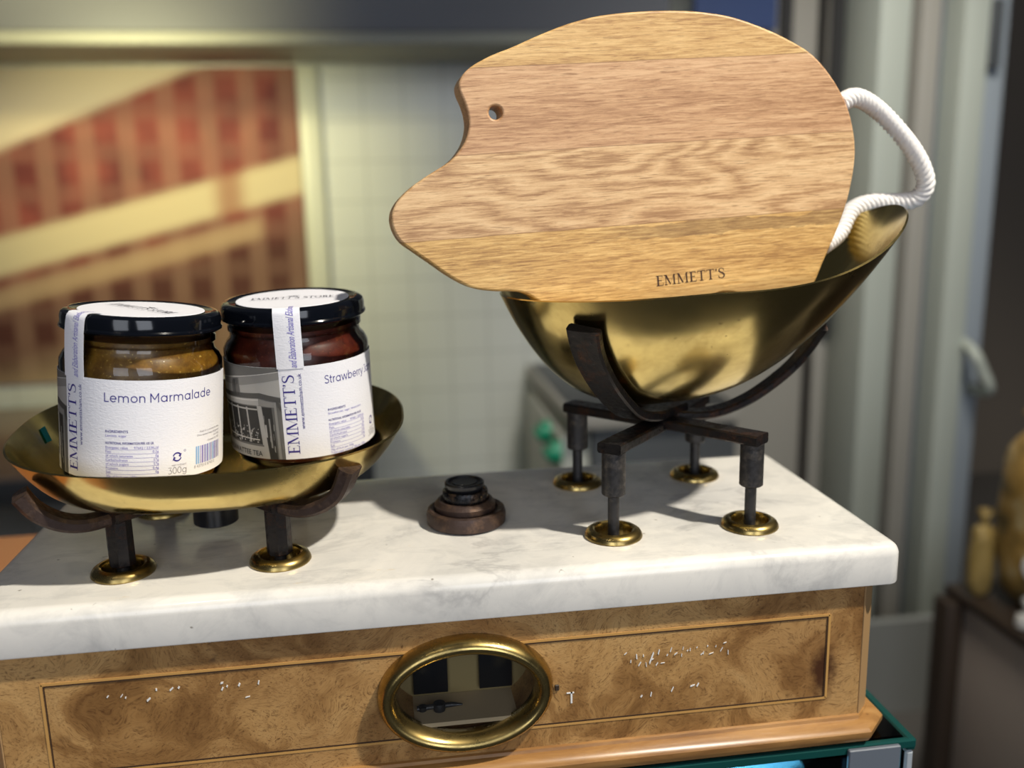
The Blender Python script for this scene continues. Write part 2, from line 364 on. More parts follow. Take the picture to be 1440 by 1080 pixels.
def cut(o, cutters):
    for c_ in cutters:
        md = o.modifiers.new('cut', 'BOOLEAN'); md.operation = 'DIFFERENCE'; md.object = c_; md.solver = 'EXACT'
    bpy.context.view_layer.update(); baked(o)
    for c_ in cutters: bpy.data.objects.remove(c_)
def text_faces(body, size=1., shear=0., spacing=1., align='LEFT', bold=0.):
    cu = bpy.data.curves.new('t', 'FONT'); cu.body = body; cu.size = size; cu.shear = shear; cu.space_character = spacing; cu.align_x = align; cu.resolution_u = 3; cu.offset = bold
    o = bpy.data.objects.new('t', cu); C.objects.link(o); bpy.context.view_layer.update()
    me = bpy.data.meshes.new_from_object(o.evaluated_get(bpy.context.evaluated_depsgraph_get()))
    vs = [(v.co.x, v.co.y) for v in me.vertices]; fs = [tuple(p.vertices) for p in me.polygons]
    bpy.data.objects.remove(o); bpy.data.curves.remove(cu); bpy.data.meshes.remove(me)
    return vs, fs
# roman capitals drawn by hand: polygons in a cell of cap height 1
def ell(cx, cy, a, b, n, a0=0., a1=2 * PI): return [(cx + a * math.cos(a0 + (a1 - a0) * i / n), cy + b * math.sin(a0 + (a1 - a0) * i / n)) for i in range(n + 1)]
def ribbon(pts, wid):
    P = [Vector((*p, 0)) for p in pts]; q = []
    L = []
    for i, p in enumerate(P):
        tn = (P[min(i + 1, len(P) - 1)] - P[max(i - 1, 0)]).normalized(); nn = Vector((-tn.y, tn.x, 0)); w_ = wid(i / (len(P) - 1)) / 2
        L.append((p + nn * w_, p - nn * w_))
    return [[tuple(a[0][:2]), tuple(a[1][:2]), tuple(b[1][:2]), tuple(b[0][:2])] for a, b in zip(L, L[1:])]
def R4(x0, y0, x1, y1): return [(x0, y0), (x1, y0), (x1, y1), (x0, y1)]
def serif_glyph(ch):
    th = .066
    if ch == 'E': return .66, [R4(.12, 0, .255, 1), R4(.02, 0, .60, th), R4(.02, 1 - th, .57, 1), R4(.2, .48, .46, .48 + th), [(.53, 1), (.57, 1), (.575, .80), (.55, .80)], [(.56, 0), (.60, 0), (.64, .24), (.61, .24)], R4(.43, .40, .46, .60)]
    if ch == 'M': return 1.02, [R4(.13, 0, .18, 1), R4(.80, 0, .92, 1), [(.08, 1), (.24, 1), (.56, .10), (.49, .02)], [(.49, .02), (.53, .14), (.84, 1), (.88, 1)], R4(.03, 0, .29, th), R4(.70, 0, 1.0, th), R4(.02, 1 - th, .22, 1), R4(.82, 1 - th, 1.0, 1)]
    if ch == 'T': return .74, [R4(.31, 0, .43, 1), R4(.04, 1 - th, .70, 1), R4(.22, 0, .52, th), [(.04, 1), (.08, 1), (.055, .76), (.025, .76)], [(.66, 1), (.70, 1), (.715, .76), (.685, .76)]]
    if ch == "'": return .24, [ell(.11, .93, .06, .06, 10)[:-1], [(.06, .90), (.17, .92), (.13, .78), (.05, .70)]]
    if ch == 'S':
        pts = [(.50, .76), (.47, .88), (.40, .95), (.29, .975), (.17, .94), (.11, .85), (.11, .74), (.18, .64), (.30, .56), (.42, .48), (.50, .38), (.52, .25), (.46, .11), (.35, .035), (.22, .03), (.12, .09), (.07, .17), (.055, .28)]
        return .60, ribbon([tuple(p[:2]) for p in smoothpath([(x, y, 0) for x, y in pts], 3)], lambda s_: .03 + .10 * math.sin(PI * s_) ** 2) + [R4(.49, .70, .515, .98), R4(.045, .02, .07, .30)]
    if ch == 'O':
        pts = ell(.45, .5, .38, .47, 28); return .90, ribbon(pts, lambda s_: .05 + .07 * abs(math.cos(2 * PI * s_)))
    if ch == 'R': return .74, [R4(.13, 0, .25, 1), R4(.03, 0, .36, th), R4(.03, 1 - th, .35, 1), [(.28, .48), (.42, .48), (.74, 0), (.58, 0)]] + ribbon(ell(.34, .735, .21, .24, 14, -PI / 2, PI / 2), lambda s_: .05 + .08 * math.sin(PI * s_)) + [R4(.2, .475, .36, .52)]
    return .36, []
def serif_text(body, size, spacing=1.0):
    vs, fs = [], []; x = 0
    for ch in body:
        w_, polys = serif_glyph(ch)
        for p in polys:
            b = len(vs); vs += [((x + a) * size, c_ * size) for a, c_ in p]; fs.append(tuple(range(b, b + len(p))))
        x += w_ * spacing
    return vs, fs, x * size
def sans_glyph(ch):
    w_ = .105; h = w_ / 2; X = .72; r = X / 2 - h
    def arc(cx_, cy_, rx, ry, a0, a1, n=18): return ell(cx_, cy_, rx, ry, n, math.radians(a0), math.radians(a1))
    def S_(*ls): return [ribbon(l, lambda u: w_) for l in ls]
    V = lambda x, y0, y1: [(x, y0), (x, y1)]
    bowl = arc(.08 + r + h, X / 2, r, r, 0, 360, 28); bw = 2 * r + 2 * h + .08
    if ch == 'o': return bw + .08, S_(bowl)
    if ch == 'e': return bw + .08, S_(arc(.08 + r + h, X / 2, r, r, 0, 318, 26), [(.08 + h * .6, X / 2), (.08 + 2 * r + 2 * h - h * .2, X / 2)])
    if ch == 'a': return bw + .14, S_(bowl, V(.08 + 2 * r + h, 0, X))
    if ch == 'd': return bw + .14, S_(bowl, V(.08 + 2 * r + h, 0, 1.06))
    if ch == 'g': return bw + .14, S_(bowl, [(.08 + 2 * r + h, X), (.08 + 2 * r + h, .02)] + arc(.08 + r + h, .0, r, .24, 0, -150, 14))
    if ch == 'b': return bw + .14, S_([(x + .06, y) for x, y in bowl], V(.14 + h, 0, 1.06))
    if ch in 'mn':
        aw = .25 if ch == 'm' else .255; L_ = [V(.14, 0, X)]; x = .14
        for _ in range(2 if ch == 'm' else 1):
            L_.append(arc(x + aw, X - h - aw * .95, aw, aw * .95, 180, 0, 14) + [(x + 2 * aw, 0)]); x += 2 * aw
        return x + .16, S_(*L_)
    if ch == 'r': return .46, S_(V(.14, 0, X), arc(.40, X - h - .26, .26, .26, 180, 88, 10))
    if ch == 'l': return .28, S_(V(.14, 0, 1.06))
    if ch == 't': return .46, S_([(.19, .92), (.19, .2)] + arc(.33, .19, .14, .145, 180, 285, 10), [(.04, X - h), (.40, X - h)])
    if ch == 'w': return 1.06, S_([(.05, X), (.28, 0)], [(.28, 0), (.53, X)], [(.53, X), (.78, 0)], [(.78, 0), (1.01, X)])
    if ch == 'y': return .72, S_([(.04, X), (.36, 0)], [(.68, X), (.36, 0), (.28, -.17), (.18, -.24), (.05, -.22)])
    if ch == 'L': return .66, S_(V(.16, 0, 1), [(.11, h), (.62, h)])
    if ch == 'M': return 1.12, S_(V(.16, 0, 1), V(.96, 0, 1), [(.14, .98), (.56, .30)], [(.98, .98), (.56, .30)])
    if ch == 'S': return .72, S_([tuple(p[:2]) for p in smoothpath([(x, y, 0) for x, y in ((.60, .84), (.50, .92), (.36, .95), (.20, .91), (.12, .77), (.18, .62), (.36, .52), (.54, .43), (.61, .27), (.53, .11), (.36, .05), (.20, .08), (.08, .18))], 4)])
    if ch == 'J': return .60, S_([(.12, 1 - h), (.44, 1 - h), (.44, .28)] + arc(.26, .25, .18, .20, 0, -140, 12))
    if ch == '3': return .66, S_([(.08, 1 - h), (.54, 1 - h), (.29, .59)] + arc(.28, .31, .28, .265, 82, -140, 18))
    if ch == '0': return .76, S_(arc(.38, .5, .29, .45, 0, 360, 28))
    return .30, []
def sans_text(body, height, width=None):
    vs, fs = [], []; x = 0
    for ch in body:
        a, strokes = sans_glyph(ch)
        for st_ in strokes:
            for p in st_:
                b = len(vs); vs += [(x + u, v) for u, v in p]; fs.append(tuple(range(b, b + len(p))))
        x += a
    k = width / x if width else height
    return [(u * k, v * height) for u, v in vs], fs
class Sheet:
    """flat artwork collected in label millimetres, later wrapped or laid on a surface"""
    def __init__(s): s.bm = bmesh.new(); s.layer = 0
    def add(s, vf, dx=0., dy=0., mi=0, rot=0., sx=1., z=0.):
        vs, fs = vf[0], vf[1]; c_, n_ = math.cos(rot), math.sin(rot)
        V_ = [s.bm.verts.new((dx + (x * sx) * c_ - y * n_, dy + (x * sx) * n_ + y * c_, z)) for x, y in vs]
        for f in fs:
            try: s.bm.faces.new([V_[i] for i in f]).material_index = mi
            except ValueError: pass
    def poly(s, pts, mi=0, z=0.): s.add((pts, [tuple(range(len(pts)))]), mi=mi, z=z)
    def rect(s, x0, y0, x1, y1, mi=0, z=0.): s.poly(R4(x0, y0, x1, y1), mi, z)
    def build(s, name, mats, fn, parent, step=1.5, flip=True):
        bm = s.bm; bmesh.ops.triangulate(bm, faces=bm.faces)
        xs = [v.co.x for v in bm.verts]; a, b = min(xs), max(xs); x = math.floor(a / step) * step + step
        while x < b:
            g_ = bm.verts[:] + bm.edges[:] + bm.faces[:]; bmesh.ops.bisect_plane(bm, geom=g_, plane_co=(x, 0, 0), plane_no=(1, 0, 0)); x += step
        for f in bm.faces:
            if f.normal.z < 0: f.normal_flip()
        for v in bm.verts: v.co = Vector(fn(v.co.x, v.co.y, v.co.z))
        return finish(name, bm, mats, parent, smooth=False)

# ------------------------------------------------------------------ the setting
def struct(name, dims, m, bev=0.): return boxobj(name, dims, m, None, bev, kind='structure')
struct('floor', (-2.2, 3.2, -1.2, 2.9, -1.06, -1.0), FLOORM)
struct('wall_back', (-2.2, 1.05, 2.0, 2.1, -1.0, 1.3), TILE)
# patterned window panel and its frame on the back wall
win = struct('window_1', (-1.5, -.19, 1.985, 2.0, -.30, .455), MURAL)
fr = bmesh.new(); box(fr, -.187, -.135, 1.982, 2.0, -.40, .455, .003)
finish('window_frame', fr, FRAME, win)
hood = empty('extractor_hood', (-.45, 1.78, .5), 'slate grey extractor hood across the top of the tiled back wall', 'extractor hood')
boxobj('hood_canopy', (-2.0, 1.1, -.13, .17, -.016, .5), HOODM, hood, .004); boxobj('lower_rim', (-2.0, 1.1, -.13, .17, -.041, -.0165), mat('grey_green_rim', (.30, .30, .25), .5), hood, .002)
# steel work counter under the patterned panel
ct = empty('work_counter', (-.7, 1.65, -1.0), 'beige topped grey work counter below the red patterned panel', 'counter')
boxobj('worktop', (-1.0, .66, -.29, .33, .60, .64), COUNTERTOP, ct, .004); boxobj('front_rail', (-1.0, .66, -.295, -.288, .585, .632), GREYDARK, ct, .001)
boxobj('cabinet_body', (.0, .64, -.26, .33, .0, .60), GREYPANEL, ct, .003)
# wooden counter at the left behind the scale
wc = empty('wooden_counter', (-.85, .18, -1.0), 'orange brown wooden counter behind the left end of the marble', 'counter')
boxobj('counter_top', (-.6, .62, -.30, .122, .87, .90), WOODT, wc, .004); boxobj('counter_front', (-.58, .61, -.28, .10, .0, .869), WOODT, wc, .003)
# cooker with green knobs, facing left
ck = empty('cooker', (.56, 1.69, -1.0), 'steel cooker with green control knobs behind the scoop pan', 'cooker')
boxobj('hob', (-.175, .18, -.275, .29, .672, .69), DARKSTEEL, ck, .004); boxobj('oven_body', (-.14, .18, -.27, .29, .0, .671), GREYDARK, ck, .004)
boxobj('front_rail', (-.19, -.176, -.29, .29, .645, .688), ALU_W, ck, .003); boxobj('side_rail', (-.175, .18, -.29, -.276, .655, .688), ALU_W, ck, .003)
pnl = boxobj('control_panel', (-.205, -.141, -.25, .20, .20, .634), ENAMEL, ck, .004)
pn2 = boxobj('side_panel', (-.13, .17, -.283, -.271, .30, .57), STEEL, ck, .003)
def knob(par, loc, rot):
    k = bmesh.new(); lathe(k, [(0, 0), (.026, 0), (.024, .022), (.018, .026), (0, .026)], 20); box(k, -.006, .006, -.024, .024, .02, .036, .002)
    ko = finish('knob', k, KNOB, par, loc=loc); ko.rotation_euler = rot
for yy, zz in ((-.124, .622), (-.255 + .012, .608)): knob(pnl, (-.205, yy, zz - .01), (0, -PI / 2, 0))
for xx in (-.063,): knob(pn2, (xx, -.283, .545), (PI / 2, 0, 0))
pot = empty('saucepan', (.63, 1.60, -.3098), 'steel saucepan standing on the cooker behind the scoop pan', 'saucepan')
latheobj('pan_body', [(0, 0), (.075, 0), (.083, .006), (.085, .10), (.081, .10), (.079, .01), (0, .008)], STEEL, pot, 40)
bm = bmesh.new(); tube(bm, smoothpath([(-.080, 0, .085), (-.15, .05, .095), (-.20, .09, .095)], 4), .009); finish('handle', bm, DARKSTEEL, pot)
# right: partition with the metal door frame
struct('wall_right', (.765, 1.0, 1.66, 1.72, -1.0, 1.3), WALLB)
struct('trim_1', (.905, .932, 1.640, 1.66, .30, 1.3), BLACKGAP)
bl = boxobj('wall_panel', (.70, .89, 1.632, 1.6495, .488, .75), BLUESIGN); tag(bl, 'dark blue panel on the hood front, high behind the chopping board', 'panel')
door = []
for i, (x0, x1, y0, m) in enumerate(((1.00, 1.03, 1.60, ALU_W), (1.03, 1.098, 1.44, ALU_G), (1.098, 1.128, 1.49, GREYDARK), (1.128, 1.172, 1.45, ALU_W), (1.172, 1.205, 1.49, ALU_D), (1.205, 1.262, 1.42, ALU_G), (1.262, 1.325, 1.45, ALU_B))):
    struct('trim_%d' % (i + 3), (x0, x1, y0, 1.62, -1.0, 1.3), m, .003)
struct('baseboard_right', (.99, 1.33, 1.28, 1.30, -1.0, -.78), GREYPANEL)
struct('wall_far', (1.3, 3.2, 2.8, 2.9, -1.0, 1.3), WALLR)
struct('trim_2', (1.000, 1.028, 1.585, 1.599, -.20, 1.3), BLACKGAP)
boxobj('latch_plate', (1.27, 1.30, 1.43, 1.452, .38, .52), GREYDARK, bpy.data.objects['trim_8'], .006)
hd = bmesh.new(); tube(hd, smoothpath([(1.27, 1.44, -.20), (1.26, 1.38, -.215), (1.275, 1.37, -.25), (1.30, 1.375, -.30), (1.30, 1.44, -.31)], 5), .012); finish('handle', hd, ALU_G, bpy.data.objects['trim_8'])
# shop counter with wrapped goods, its side towards us
sc_ = empty('shop_counter', (.97, .97, -1.0), 'taupe shop counter with dark corner post at the right edge', 'counter')
boxobj('counter_panel', (.004, .6, -.70, -.004, .0, .432), SHOPC, sc_, .003); boxobj('counter_top', (-.010, .62, -.72, .010, .433, .45), DBROWN, sc_, .003); boxobj('corner_post', (-.030, .003, -.035, .008, .0, .432), DBROWN, sc_, .003)
def bag(x, y, z, rx, rz, m, label, sq=.7):
    t_ = empty('wrapped_parcel', (x, y, z), label, 'parcel', 'wrapped goods on the shop counter')
    bm = bmesh.new(); bmesh.ops.create_uvsphere(bm, u_segments=32, v_segments=24, radius=1)
    for v in bm.verts:
        n = .06 * math.sin(5 * v.co.x + 3 * v.co.z + x * 40) + .05 * math.sin(9 * v.co.z + 4 * v.co.y)
        v.co = Vector((math.copysign(abs(v.co.x) ** sq, v.co.x) * rx * (1 + n), math.copysign(abs(v.co.y) ** sq, v.co.y) * rx * .8 * (1 + n), rz + math.copysign(abs(v.co.z) ** .6, v.co.z) * rz))
    finish('wrapper', bm, m, t_, angle=80)
    bm = bmesh.new(); lathe(bm, [(rx * .25, 2 * rz - .010), (rx * .3, 2 * rz + .006), (rx * .6, 2 * rz + .024), (rx * .52, 2 * rz + .026), (rx * .2, 2 * rz + .004)], 14)
    for i, v in enumerate(bm.verts): v.co.x *= 1 + .2 * math.sin(i * 2.1)
    finish('gathered_top', bm, m, t_, angle=80); return t_
Zc = -.5498
b2 = bag(1.048, .875, Zc, .058, .155, AMBER, 'tall amber parcel with round white and red label on the shop counter')
bm = bmesh.new(); lathe(bm, [(0, .004), (.028, .003), (.030, 0), (0, 0)], 36); d1 = finish('round_label', bm, OFFW, b2, loc=(-.022, -.0465, .090)); d1.rotation_euler = (PI / 2, 0, -.35)
bm = bmesh.new(); lathe(bm, [(0, .002), (.013, .0015), (.0135, 0), (0, 0)], 30); d2 = finish('label_center', bm, REDM, d1, loc=(.004, 0, .0042))
bag(.988, .925, Zc, .021, .065, OLIVE, 'small narrow olive parcel at the far left of the shop counter')
bag(.986, .800, Zc, .017, .012, OFFW, 'little off-white packet at the near left edge of the shop counter')

# glass display case under the scale
GZ = -.0987
gc = empty('display_case', (0, .1, -1.0), 'glass topped display case that carries the antique scale', 'display case')
FY = -.1755                         # front of the case, in case coordinates
boxobj('top_pane', (-.222, .2225, FY + .003, .165, 1.0 + GZ - .006, 1.0 + GZ), CASEGLASS, gc, .0006, 1)
boxobj('front_pane', (-.222, .2225, FY + .0005, FY + .0045, .30, 1.0 + GZ - .0065), CASEGLASS, gc, .0006, 1)
boxobj('side_pane', (.217, .2225, FY + .005, .165, .30, 1.0 + GZ - .0065), CASEGLASS, gc, .0006, 1)
boxobj('side_edge', (.2228, .2275, FY, .165, 1.0 + GZ - .0065, 1.0 + GZ), GREENGLASS, gc, .0008, 1)
boxobj('front_edge', (-.222, .2275, FY - .0005, FY + .0028, 1.0 + GZ - .0050, 1.0 + GZ - .0002), GREENGLASS, gc, .0008, 1)
boxobj('corner_bracket', (.192, .2180, FY - .003, FY - .0006, 1.0 + GZ - .0135, 1.0 + GZ - .001), ALU_D, gc, .0005, 1)
boxobj('corner_post', (.2228, .2270, FY + .0005, FY + .006, .30, 1.0 + GZ - .007), ALU_B, gc, .001, 1)
boxobj('base_cabinet', (-.222, .2225, -.175, .165, .0, .30), GREYPANEL, gc, .003)
lamp('added_case_fill', 'AREA', (0.09, 0.09, -.1070), (0.09, .05, -.2), 3.4, (.9, .95, 1), .20)  # added fill inside the case, no lamp seen; brightens the blue sheet
ln = boxobj('case_sheet', (-.20, .213, -.062, .22, -.1737, -.1672), BLUESHEET); tag(ln, 'pale blue sheet under the glass top of the display case', 'sheet')  # plain pale blue sheet inside the case
boxobj('case_shelf', (-.222, .216, -.165, .160, .810, .8260), GREYPANEL, gc, .001)

# ------------------------------------------------------------------ the scale
S = empty('weighing_scale', (0.013, 0, GZ), 'antique walnut and marble counter scale with iron cradles and oval brass window', 'scale')
S.location = (0, 0, 0)
XL, XR, SX, SY = -.0977, .1220, .0670, .0790
ringpos = [(cx_ + a * SX, b * SY) for cx_ in (XL, XR) for a in (-.5, .5) for b in (-.5, .5)]
# case with canted front corners; oval pocket cut into its front
ZT, ZB = -.0196, -.0885
bm = bmesh.new(); prism(bm, [(-.1775, -.0708), (.1995, -.0708), (.2075, -.0628), (.2075, .070), (-.1855, .070), (-.1855, -.0628)], ZB, ZT)
case = finish('case', bm, BURL, S, angle=20)
OX, OZ = .0143, -.0550
bm = bmesh.new(); prism(bm, ell(OX, OZ, .0318, .0206, 64)[:-1], -.09, -.046, 'y'); cutter = finish('c', bm, BURL)
cut(case, [cutter])
# corner strips
for sgn, xx in ((1, .2035), (-1, -.1815)):
    bm = bmesh.new(); box(bm, -.0053, .0053, -.0004, .0004, ZB, ZT, .0002, 1)
    o = finish('corner_strip', bm, PALEWOOD, S, loc=(xx + .0002 * sgn, -.0670, 0)); o.rotation_euler = (0, 0, sgn * PI / 4)
# inlay stringing
def frame_lines(x0, x1, z0, z1, wd, y0, y1, gap=None):
    bm = bmesh.new()
    for za in (z0, z1): box(bm, x0, x1, y0, y1, za - wd / 2, za + wd / 2)
    for xa in (x0, x1): box(bm, xa - wd / 2, xa + wd / 2, y0, y1, z0, z1)
    return bm
finish('stringing', frame_lines(-.160, .1832, -.0762, -.0342, .0011, -.0711, -.0707), INLAY, S, False)
finish('stringing', frame_lines(-.1589, .1821, -.0752, -.0352, .0005, -.07112, -.0707), INLAY_D, S, False)
# base moulding with canted corners
path = [(-.1855, .07), (-.1855, -.0628), (-.1775, -.0708), (.1995, -.0708), (.2075, -.0628), (.2075, .07)]
nrm = [(-1, 0), (-.92, -.38), (-.38, -.92), (.38, -.92), (.92, -.38), (1, 0)]
prof = [(0, -.0862), (.0012, -.0866), (.0016, -.0880), (.0040, -.0884), (.0066, -.0896), (.0082, -.0915), (.0082, -.0940), (.0068, -.0966), (.0044, -.0980), (.0030, -.0986), (-.004, -.0986), (-.004, -.0862)]
bm = bmesh.new(); R_ = []
for (x, y), (nx, ny) in zip(path, nrm):
    k = 1 / max(abs(nx), abs(ny)) if abs(nx * ny) > .01 else 1
    R_.append([bm.verts.new((x + nx * d * min(k, 1.08), y + ny * d * min(k, 1.08), z)) for d, z in prof])
for A, B in zip(R_, R_[1:]):
    for i in range(len(prof)): bm.faces.new((A[i], A[(i + 1) % len(prof)], B[(i + 1) % len(prof)], B[i]))
bm.faces.new(R_[0]); bm.faces.new(R_[-1][::-1]); bmesh.ops.recalc_face_normals(bm, faces=bm.faces)
finish('base_moulding', bm, MOULD, S, angle=30)
# marble top with eight holes
def slab(bm, x0, x1, y0, y1, levels, rad, n=6):
    rings = []
    for d, z in levels:
        r = max(rad - d, .0006); ring = []
        for cx_, cy_, a0 in ((x1 - d - r, y0 + d + r, -PI / 2), (x1 - d - r, y1 - d - r, 0), (x0 + d + r, y1 - d - r, PI / 2), (x0 + d + r, y0 + d + r, PI)):
            ring += [bm.verts.new((cx_ + r * math.cos(a0 + k * PI / 2 / n), cy_ + r * math.sin(a0 + k * PI / 2 / n), z)) for k in range(n + 1)]
        rings.append(ring)
    for A, B in zip(rings, rings[1:]):
        for i in range(len(A)): bm.faces.new((A[i], A[(i + 1) % len(A)], B[(i + 1) % len(A)], B[i]))
    bm.faces.new(rings[0][::-1]); bm.faces.new(rings[-1]); bmesh.ops.recalc_face_normals(bm, faces=bm.faces)
bm = bmesh.new(); RT = .0060
slab(bm, -.1895, .2152, -.0742, .0764, [(.0008, -.0196), (.0002, -.0193), (0, -.0188)] + [(RT * (1 - math.cos(k * PI / 16)), -RT + RT * math.sin(k * PI / 16)) for k in range(9)], .0066)
marble = finish('marble_top', bm, MARBLE, S)
cs = []
for x, y in ringpos:
    q = bmesh.new(); lathe(q, [(0, -.03), (.0088, -.03), (.0088, .01), (0, .01)], 32); bmesh.ops.recalc_face_normals(q, faces=q.faces); cs.append(finish('c', q, MARBLE, loc=(x, y, 0)))
cut(marble, cs)
# brass grommets round the holes
ring0 = None
for x, y in ringpos:
    if ring0 is None:
        ring0 = latheobj('brass_ring', [(.0132, 0), (.0136, .0006), (.0134, .0016), (.0126, .0030), (.0112, .0039), (.0098, .0041), (.0089, .0036), (.0086, .0026), (.0086, -.004), (.0094, -.004), (.0094, 0)], BRASS_OLD, S, 56, (x, y, 0), close=True)
    else:
        r = ring0.copy(); C.objects.link(r); r.parent = S; r.location = (x, y, 0)
# black discs at the hole bottoms, standing in for the shade inside
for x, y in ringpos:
    latheobj('hole_shade', [(0, -.0194), (.0086, -.0194), (.0086, -.0185), (0, -.0185)], IRON_COAL, S, 24, (x, y, 0))
# cradles: X frame on four legs
def cradle(cx_, zt, long_pin):
    k = bpy.data.objects.new('cradle', None); C.objects.link(k); k.parent = S; k.empty_display_size = .01
    lp = [(cx_ + a * SX, b * SY) for a in (-.5, .5) for b in (-.5, .5)]
    for (a, b) in ((0, 3), (1, 2)):
        p, q = Vector((*lp[a], zt - .0025)), Vector((*lp[b], zt - .0025)); d = (q - p).normalized() * .005
        mid = (p + q) / 2 + Vector((0, 0, (-.001 if a == 0 else .0005)))
        bm = bmesh.new(); strap(bm, smoothpath([p - d, p * .8 + mid * .2, mid, q * .8 + mid * .2, q + d], 6), .012, .005, Vector((-d.y, d.x, 0)))
        finish('cross_bar', bm, IRON, k)
    for x, y in lp:
        zs = zt - .005 - .0207
        latheobj('leg', [(0, zs), (.0050, zs), (.0056, zs + .0006), (.0056, zt - .005), (.0045, zt - .0046), (0, zt - .0046)], IRON_LEG if long_pin else IRON, k, 8 if not long_pin else 24, (x, y, 0))
        latheobj('leg_pin', [(0, -.0183), (.0027, -.0183), (.0027, zs + .001), (0, zs + .001)], IRON_LEG, k, 16, (x, y, 0))
    return k
crR = cradle(XR, .0462, True); crL = cradle(XL, .0295, False)
# hub under the left cradle
bm = bmesh.new(); lathe(bm, [(0, .0065), (.0095, .0065), (.0104, .0072), (.0104, .0245), (0, .0245)], 40); finish('hub', bm, IRON_COAL, crL, loc=(XL, 0, 0))
# left cradle arms curling up against the pan
for sx_ in (-1, 1):
    for sy_ in (-1, 1):
        p0 = Vector((XL + sx_ * .0335, sy_ * .0395, .0268))
        pts = [p0 - Vector((sx_ * .004, sy_ * .004, 0)), p0 + Vector((sx_ * .010, sy_ * .005, -.0010)), p0 + Vector((sx_ * .020, sy_ * .0085, .0012)), p0 + Vector((sx_ * .0285, sy_ * .011, .0075)), p0 + Vector((sx_ * .0335, sy_ * .0125, .0155 + (.003 if sx_ > 0 else 0)))]
        path = smoothpath(pts, 6); n = len(path)
        bm = bmesh.new(); strap(bm, path, [.0105 + .0048 * i / n for i in range(n)], [.0050 + .0018 * i / n for i in range(n)], Vector((-sy_ * .35 * sx_, 1, 0)), .0014)
        finish('cradle_arm', bm, IRON_BROWN, crL)
# right cradle arms
def arm(pts, side, w0, w1, th, m):
    path = smoothpath(pts, 8); n = len(path); bm = bmesh.new()
    strap(bm, path, [w0 + (w1 - w0) * i / n for i in range(n)], th, Vector(side), .0009); return finish('cradle_arm', bm, m, crR)
arm([(.134, .008, .0496), (.124, .000, .0494), (.1130, -.0105, .0502), (.1011, -.0200, .0545), (.0888, -.0322, .0670), (.0800, -.0405, .0797), (.0748, -.0462, .0905), (.0718, -.0520, .1005)], (.74, -.67, 0), .0140, .0158, .0048, IRON)
arm([(.112, -.004, .0484), (.128, .002, .0472), (.1495, .002, .0462), (.1700, .004, .0519), (.1888, .004, .0641), (.1989, .002, .0754), (.2035, -.002, .0851), (.2046, -.006, .0905)], (0, 1, 0), .0105, .0085, .0042, IRON)
arm([(.124, -.004, .0488), (.117, .012, .0500), (.110, .028, .0600), (.105, .043, .0765), (.101, .054, .0905), (.099, .060, .1010)], (1, .3, 0), .0120, .0110, .0046, IRON)
# oval brass window
bz = bmesh.new(); n, q = 96, 14
R_ = []
for i in range(n):
    th = 2 * PI * i / n; cx_, cz_ = OX + .0346 * math.cos(th), OZ + .0232 * math.sin(th)
    nn = Vector((math.cos(th) / .0346, 0, math.sin(th) / .0232)).normalized()
    R_.append([bz.verts.new(Vector((cx_, -.0712, cz_)) + nn * .0042 * math.cos(PI * k / (q - 1)) * (1.0) + Vector((0, -.0078 * math.sin(PI * k / (q - 1)), 0))) for k in range(q)] + [bz.verts.new(Vector((cx_, -.0690, cz_)) - nn * .0042), bz.verts.new(Vector((cx_, -.0690, cz_)) + nn * .0042)])
for i in range(n):
    A, B = R_[i], R_[(i + 1) % n]
    for k in range(len(A)): bz.faces.new((A[k], A[(k + 1) % len(A)], B[(k + 1) % len(A)], B[k]))
bmesh.ops.recalc_face_normals(bz, faces=bz.faces); bezel = finish('window_bezel', bz, BRASS_OLD, S, angle=60)
bm = bmesh.new(); vs = [bm.verts.new((OX + .0306 * math.cos(2 * PI * i / 64), -.0720, OZ + .0192 * math.sin(2 * PI * i / 64))) for i in range(64)]; bm.faces.new(vs); finish('window_pane', bm, DIALGLASS, bezel, False)
DIALP = mat('aged_dial_plate', (.30, .22, .09), .55); DIALFLOOR = mat('lit_pocket_floor', (.55, .42, .26), .7)  # the lit look of the pocket floor is put into its pale tan
boxobj('dial_plate', (OX - .034, OX + .034, -.0468, -.0462, OZ - .021, OZ + .021), DIALP, bezel)
boxobj('shutter', (OX - .0225, OX - .0065, -.0500, -.0470, OZ - .012, OZ + .0205), IRON_COAL, bezel, .0004); boxobj('shutter', (OX + .0080, OX + .0235, -.0500, -.0470, OZ - .012, OZ + .0205), IRON_COAL, bezel, .0004)
bm = bmesh.new(); box(bm, OX - .0265, OX + .0265, -.0708, -.0472, OZ - .0162, OZ - .0142); finish('pocket_floor', bm, DIALFLOOR, bezel)
bm = bmesh.new(); tube(bm, [Vector((OX - .0215, -.062, OZ - .0118)), Vector((OX - .013, -.062, OZ - .0114)), Vector((OX - .006, -.062, OZ - .0112)), Vector((OX - .001, -.062, OZ - .0116))], lambda s_: .0012 if s_ < .9 else .0004, 10); lathe(bm, [(0, -.0022), (.0026, -.0018), (.0030, 0), (.0026, .0018), (0, .0022)], 20, (OX - .0115, -.062, OZ - .0116)); lathe(bm, [(0, -.0014), (.0018, -.0010), (.002, .001), (0, .0014)], 16, (OX - .019, -.062, OZ - .0118)); finish('pointer', bm, IRON_LEG, bezel)
# catch beside the window
boxobj('catch', (.0540, .0560, -.0716, -.0700, -.0590, -.0562), DBROWN, S, .0003, 1)
